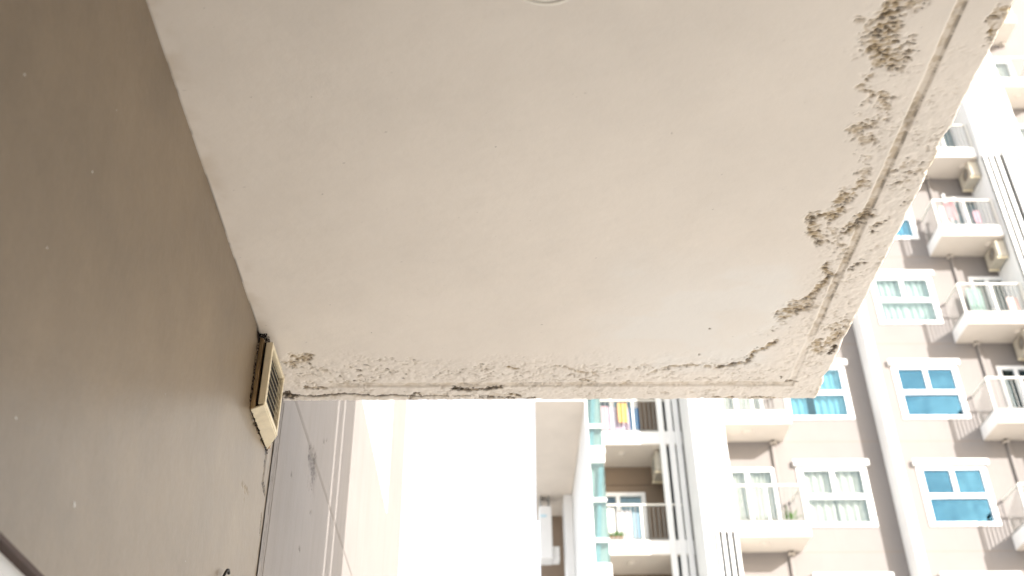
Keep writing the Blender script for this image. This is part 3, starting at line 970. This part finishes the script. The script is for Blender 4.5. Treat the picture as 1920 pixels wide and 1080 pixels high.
# pier right of the second balcony
pr = part('louvred_pier', MB().box(14.255, 14.32, 23.42, YF - .004, GROUND, ROOF).box(15.56, 15.625, 23.42, YF - .004, GROUND, ROOF).box(14.80, 14.88, 23.75, YF - .004, GROUND, ROOF), M['white'], apt)
part('panel', MB().box(14.25, 14.79, 23.30, 23.418, 20.92, ROOF), M['white'], pr, bevel=.008)
part('panel', MB().box(14.88, 15.63, 23.31, 23.418, 20.92, ROOF), M['white'], pr, bevel=.008)
part('panel', MB().box(14.885, 15.24, 23.31, 23.418, GROUND, 20.915), M['white'], pr, bevel=.008)
fins((14.315, 14.495, 14.69), 23.31, 23.335, GROUND, 20.915, .098, pr)
part('gap_shade_panel', MB().box(14.255, 14.795, 23.385, 23.395, GROUND, 20.915), M['bar'], pr)  # grey sheet gives the fin gaps their shade by colour
part('gap_shade_panel', MB().box(15.245, 15.62, 23.385, 23.395, GROUND, 20.915), M['bar'], pr)  # same painted shade for the right-hand fins
fins((15.36, 15.54), 23.31, 23.335, GROUND, 20.915, .11, pr)

# ---------------- recessed loggia bay at the left
KA = [-1, 0, 1, 2, 3]
YL = 25.95
lh = []
for k in KA:
    lh.append((2.70, 3.84, F(k) + .37, F(k) + 2.17))
ly_holes = [(a, b, c, d) for a, b, c, d in lh]
part('loggia_wall', MB().wall(2.30, 4.76, GROUND, ROOF, YL, YL + .2, ly_holes), M['recess'], apt)
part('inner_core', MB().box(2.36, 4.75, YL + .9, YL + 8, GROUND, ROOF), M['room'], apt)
part('loggia_cheek', MB().box(4.763, 4.86, YF + .23, YL + .3, GROUND, ROOF), M['recess'], apt)
for k in KA:
    balcony(2.62, 4.758, 24.6, YL - .003, k, False, False, 3.25 if k else 3.3, None, (3.55,))
    door(2.66, YL, k, k in (0, 1), 110 + k, 'curtain_blue', (.5, 1.15))
    part('conduit', MB().box(2.6, 4.74, YL - .05, YL - .004, F(k) + 2.40, F(k) + 2.45), M['recess'], apt)
lou = part('louvre_screen', MB().box(4.19, 4.205, 24.725, 24.79, GROUND, ROOF), M['white'], apt)
for k in KA:
    part('gap_shade_panel', MB().box(4.19, 4.755, 24.78, 24.80, F(k) + .37, F(k + 1) - .004), M['room'], lou)  # near-black backing paints the loggia's shade between the fins
fins((4.245, 4.475, 4.66), 24.58, 24.72, GROUND, ROOF, .145, lou)

# glazed corner bay with white bands
bay = part('corner_bay', MB().box(2.20, 2.245, 23.40, 25.9, GROUND, ROOF), M['white'], apt)
for j in (-1, 0, 1, 2):
    zo = FH * j
    part('band', MB().box(2.232, 2.60, 23.36, 24.55, 11.17 + zo, 11.60 + zo), M['white'], bay, bevel=.02)
    part('band', MB().box(2.232, 2.585, 23.37, 24.5, 10.17 + zo, 10.26 + zo), M['white'], bay)
    part('band', MB().box(2.232, 2.585, 23.37, 24.5, 9.18 + zo, 9.27 + zo), M['white'], bay)
    for z0, z1 in ((8.70, 9.175), (9.275, 10.165), (10.265, 11.165)):
        part('glass_pane', MB().box(2.25, 2.575, 23.395, 23.407, z0 + zo, z1 + zo), M['aqua'], bay)
        part('side_pane', MB().box(2.565, 2.575, 23.41, 24.5, z0 + zo, z1 + zo), M['aqua'], bay)
    part('reflection_slab', MB().hexa([(2.26, 23.50, 8.75 + zo), (2.36, 23.50, 8.75 + zo), (2.36, 23.54, 8.75 + zo), (2.26, 23.54, 8.75 + zo),
                                    (2.46, 23.50, 11.1 + zo), (2.56, 23.50, 11.1 + zo), (2.56, 23.54, 11.1 + zo), (2.46, 23.54, 11.1 + zo)]), M['curtain_blue'], bay)  # slanted slab stands in for the diagonal reflection in the glass
    part('bay_back', MB().box(2.246, 2.56, 23.62, 23.64, 8.70 + zo, 11.165 + zo), M['white'], bay)

# deep overhang on the left flank with a utility box hanging at the back of it
ov = part('overhang', MB().hexa([(0.955, 23.38, 12.845), (2.198, 23.38, 12.845), (2.198, 30.95, 12.845), (1.215, 30.95, 12.845),
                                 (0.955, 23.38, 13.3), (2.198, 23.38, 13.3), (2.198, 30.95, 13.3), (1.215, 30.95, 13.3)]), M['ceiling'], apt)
part('fascia', MB().box(0.950, 2.198, 23.33, 23.378, 12.835, 13.31), M['white'], ov)
part('flank_wall', MB().box(2.21, 2.30, 25.91, 31, GROUND, ROOF), M['white'], apt)
part('flank_pier', MB().box(1.955, 2.205, 29.0, 29.8, GROUND, 12.842), M['white'], apt, bevel=.02)
part('flank_back_wall', MB().box(1.30, 2.205, 30.6, 30.9, GROUND, 12.84), M['recess'], apt)

ub = thing('utility_box', 'white box unit hanging under the wide beige overhang', 'utility box', (1.42, 29.3, 10.95))
part('casing', MB().box(1.235, 1.585, 29.0, 29.6, 10.93, 12.50), M['white'], ub, bevel=.03)
part('side_cover', MB().box(1.59, 1.79, 29.2, 29.6, 10.95, 11.35), M['white'], ub, bevel=.02)
part('grille', MB().box(1.26, 1.44, 28.985, 29.001, 12.15, 12.22), M['curtain_blue'], ub)
for bx in (1.26, 1.50):
    part('bracket', MB().box(bx, bx + .04, 29.1, 29.5, 12.5, 12.842), M['bar'], ub)

# ---------------- air conditioners hung under the slabs, fan facing the balcony
def aircon(x, y, ztop, label):
    t = thing('air_conditioner', label, 'air conditioner', (x, y, ztop - .62), 'air conditioners under the balconies')
    part('casing', MB().box(x, x + .28, y - .38, y + .38, ztop - .60, ztop - .06), M['ac'], t, bevel=.03)
    rg = MB().lathe((x - .001, y - .08, ztop - .33), [(.235, 0), (.235, .02), (.20, .02), (.20, -.0)], axis=(-1, 0, 0), n=24)
    part('fan_guard', rg, M['ac'], t, smooth=True)
    gl_ = MB()
    for i in range(8):
        a = math.pi * i / 8
        dy, dz = .2 * math.cos(a), .2 * math.sin(a)
        gl_.cyl((x - .012, y - .08 - dy, ztop - .33 - dz), (x - .012, y - .08 + dy, ztop - .33 + dz), .006, 5)
    part('grille', gl_, M['bar'], t)
    part('fan', MB().lathe((x - .002, y - .08, ztop - .33), [(.19, 0), (.19, .004), (.05, .006), (.0005, .006)], axis=(-1, 0, 0), n=20), M['recess'], t)
    for by in (y - .34, y + .28):
        part('bracket', MB().box(x - .03, x + .27, by, by + .04, ztop - .64, ztop - .60), M['plastic'], t)
ac_lab = {1: 'beige air conditioner low at the right edge, below the balcony with pale green curtain',
          2: 'beige air conditioner under the balcony with pale green curtain bars, beside the tall louvres',
          3: 'beige air conditioner under the balcony holding the pink laundry, beside the louvre fins',
          4: 'beige air conditioner right above the balcony with the pink laundry'}
for k in (2, 3, 4):
    aircon(13.94, 24.02, F(k), {2: 'beige air conditioner beneath the balcony that has pale green curtains behind its bars',
                                3: 'beige air conditioner beneath the balcony that holds the pink laundry',
                                4: 'topmost beige air conditioner, above the pink laundry beside the louvre top'}[k])
aircon(4.06, 25.25, F(1), 'beige air conditioner in the dark loggia above the white towel')

# ---------------- laundry and things on the balconies
def hang(name, x0, x1, y, z0, z1, mat, label, cat='laundry', group='laundry on the balconies', n=3, seed=0):
    c = MB().folds(x0, x1, z0, z1, y, .02, n, seed)
    back = MB().folds(x0, x1, z0 + .12, z1, y + .07, .02, n, seed + 1)
    c.add(back.v, back.f)
    base = ((x0 + x1) / 2, y, z0)
    o = link(name, c.mesh(name, mat, True, base), base)
    tagit(o, label, cat, group)
    return o
z1 = F(1)
hang('towel', 2.72, 2.92, 24.78, z1 + .42, z1 + 1.2, cloth('pink_cloth', (.52, .36, .40)), 'dusty pink towel at the left end of the topmost loggia rail', seed=1)
hang('bedsheet', 2.94, 3.06, 24.80, z1 + .40, z1 + 1.2, cloth('lavender_cloth', (.66, .64, .74)), 'narrow lavender sheet hanging beside the dusty pink towel', seed=2)
hang('blanket', 3.10, 3.48, 24.85, z1 + .40, z1 + 1.2, cloth('striped_cloth', (.50, .36, .44), ((.62, .60, .75), 8)), 'pink and lilac striped blanket behind the orange shirt', seed=3, n=5)
hang('shirt', 3.16, 3.42, 24.70, z1 + .68, z1 + 1.25, cloth('orange_cloth', (.78, .45, .16)), 'orange shirt hanging in the topmost loggia', 'shirt', seed=4)
hang('towel', 3.50, 3.72, 24.85, z1 + .40, z1 + 1.2, cloth('blue_cloth', (.03, .22, .48)), 'deep blue towel to the right of the orange shirt', seed=5)
z0 = F(0)
hang('towel', 2.70, 2.90, 24.70, z0 + .55, z0 + 1.24, M['curtain'], 'plain white towel hung over the lower loggia rail', seed=6)
hang('bedsheet', 2.95, 3.34, 24.82, z0 + .42, z0 + 1.22, cloth('pale_sheet', (.62, .60, .62)), 'pale grey pink sheet beside the plain white towel', seed=7, n=6)
hang('shirt', 3.36, 3.56, 24.80, z0 + .48, z0 + 1.15, cloth('pale_blue_cloth', (.42, .58, .68)), 'pale blue shirt hung in the lower loggia', 'shirt', seed=8)
z3 = F(3)
hang('shirt', 12.86, 13.12, 23.66, z3 + .72, z3 + 1.30, cloth('coral_cloth', (.78, .28, .30)), 'coral pink shirt hung at the left of the upper right balcony', 'shirt', seed=9)
hang('towel', 13.62, 13.78, 23.66, z3 + .55, z3 + 1.0, cloth('rose_cloth', (.70, .45, .52)), 'small rose towel at the right of the upper right balcony', seed=10)
hang('bedsheet', 12.66, 12.86, 23.68, z3 + .40, z3 + 1.2, cloth('mint_cloth', (.62, .72, .66)), 'pale mint sheet left of the coral pink shirt', seed=12)
z2 = F(2)
hang('bedsheet', 13.78, 14.10, 23.70, z2 + .40, z2 + .95, cloth('blush_cloth', (.70, .52, .48)), 'blush pink sheet at the right end of a balcony with pale green curtains', seed=11)
hang('bedsheet', 13.02, 13.42, 24.2, z2 + .37, z2 + 1.6, cloth('green_cloth', (.42, .56, .50), ((.30, .42, .38), 7)), 'pale green curtain cloth hung across the balcony', seed=13, n=7)
rk = thing('drying_rack', 'white drying rack with round knobs above the coral pink shirt', 'drying rack', (13.0, 23.8, z3 + .37))
rkm = MB()
for i, x in enumerate((12.95, 13.22)):
    zt = z3 + 1.62 - .12 * i
    part('pole', MB().cyl((x - .06, 23.78, z3 + .37), (x + .02, 23.78, zt), .022, 8), M['frame'], rk)
    part('knob', MB().lathe((x + .025, 23.78, zt + .05), [(.0005, -.05), (.04, -.03), (.052, 0), (.04, .03), (.0005, .05)], axis=(0, 0, 1), n=12), M['frame'], rk, smooth=True)
part('crossbar', MB().cyl((12.90, 23.78, z3 + .95), (13.26, 23.78, z3 + .95), .018, 8), M['frame'], rk)
po = thing('pole', 'white pole leaning out at the end of the topmost loggia', 'pole', (2.6, 24.4, z1))
part('shaft', MB().cyl((2.585, 24.54, z1 + .85), (2.72, 24.55, z1 - .22), .035, 8), M['frame'], po)
part('tip', MB().cyl((2.72, 24.55, z1 - .22), (2.725, 24.55, z1 - .26), .04, 8), M['rail'], po)

def potted(x, y, z, h, label, seed):
    t = thing('potted_plant', label, 'plant', (x, y, z), 'pot plants on the balconies')
    part('pot', MB().lathe((x, y, z), [(.0005, 0), (.05, 0), (.065, .11), (.072, .12), (.06, .12), (.055, .09), (.0005, .09)], axis=(0, 0, 1), n=12), M['pot'], t, smooth=True)
    r = random.Random(seed)
    lf = MB()
    for i in range(26):
        a = r.random() * 6.28
        d = Vector((math.cos(a), math.sin(a), .6 + 1.4 * r.random())).normalized()
        p0 = Vector((x, y, z + .09))
        L = h * (.6 + .5 * r.random())
        s_ = d.cross(Vector((0, 0, 1))).normalized() * .022
        m_ = p0 + d * L * .55
        e_ = p0 + d * L - Vector((0, 0, .03))
        lf.add([p0, m_ + s_, e_, m_ - s_], [(0, 1, 2, 3)])
    part('leaves', lf, M['leaf'], t)
for i, (x, lab) in enumerate(((2.80, 'leftmost small pot plant below the white towel'), (2.91, 'middle small pot plant of three in the lower loggia'), (3.02, 'rightmost small pot plant of three in the lower loggia'))):
    potted(x, 24.72, z0 + .366, .24, lab, 20 + i)
potted(6.95, 23.75, z0 + .366, .42, 'dark green pot plant in the corner of the white curtained balcony', 31)

# ------------------------------------------------------------------ lift everything so that the ground is at z = 0
for o in S.objects:
    if o.parent is None:
        o.location.z += EYE
bpy.context.view_layer.update()
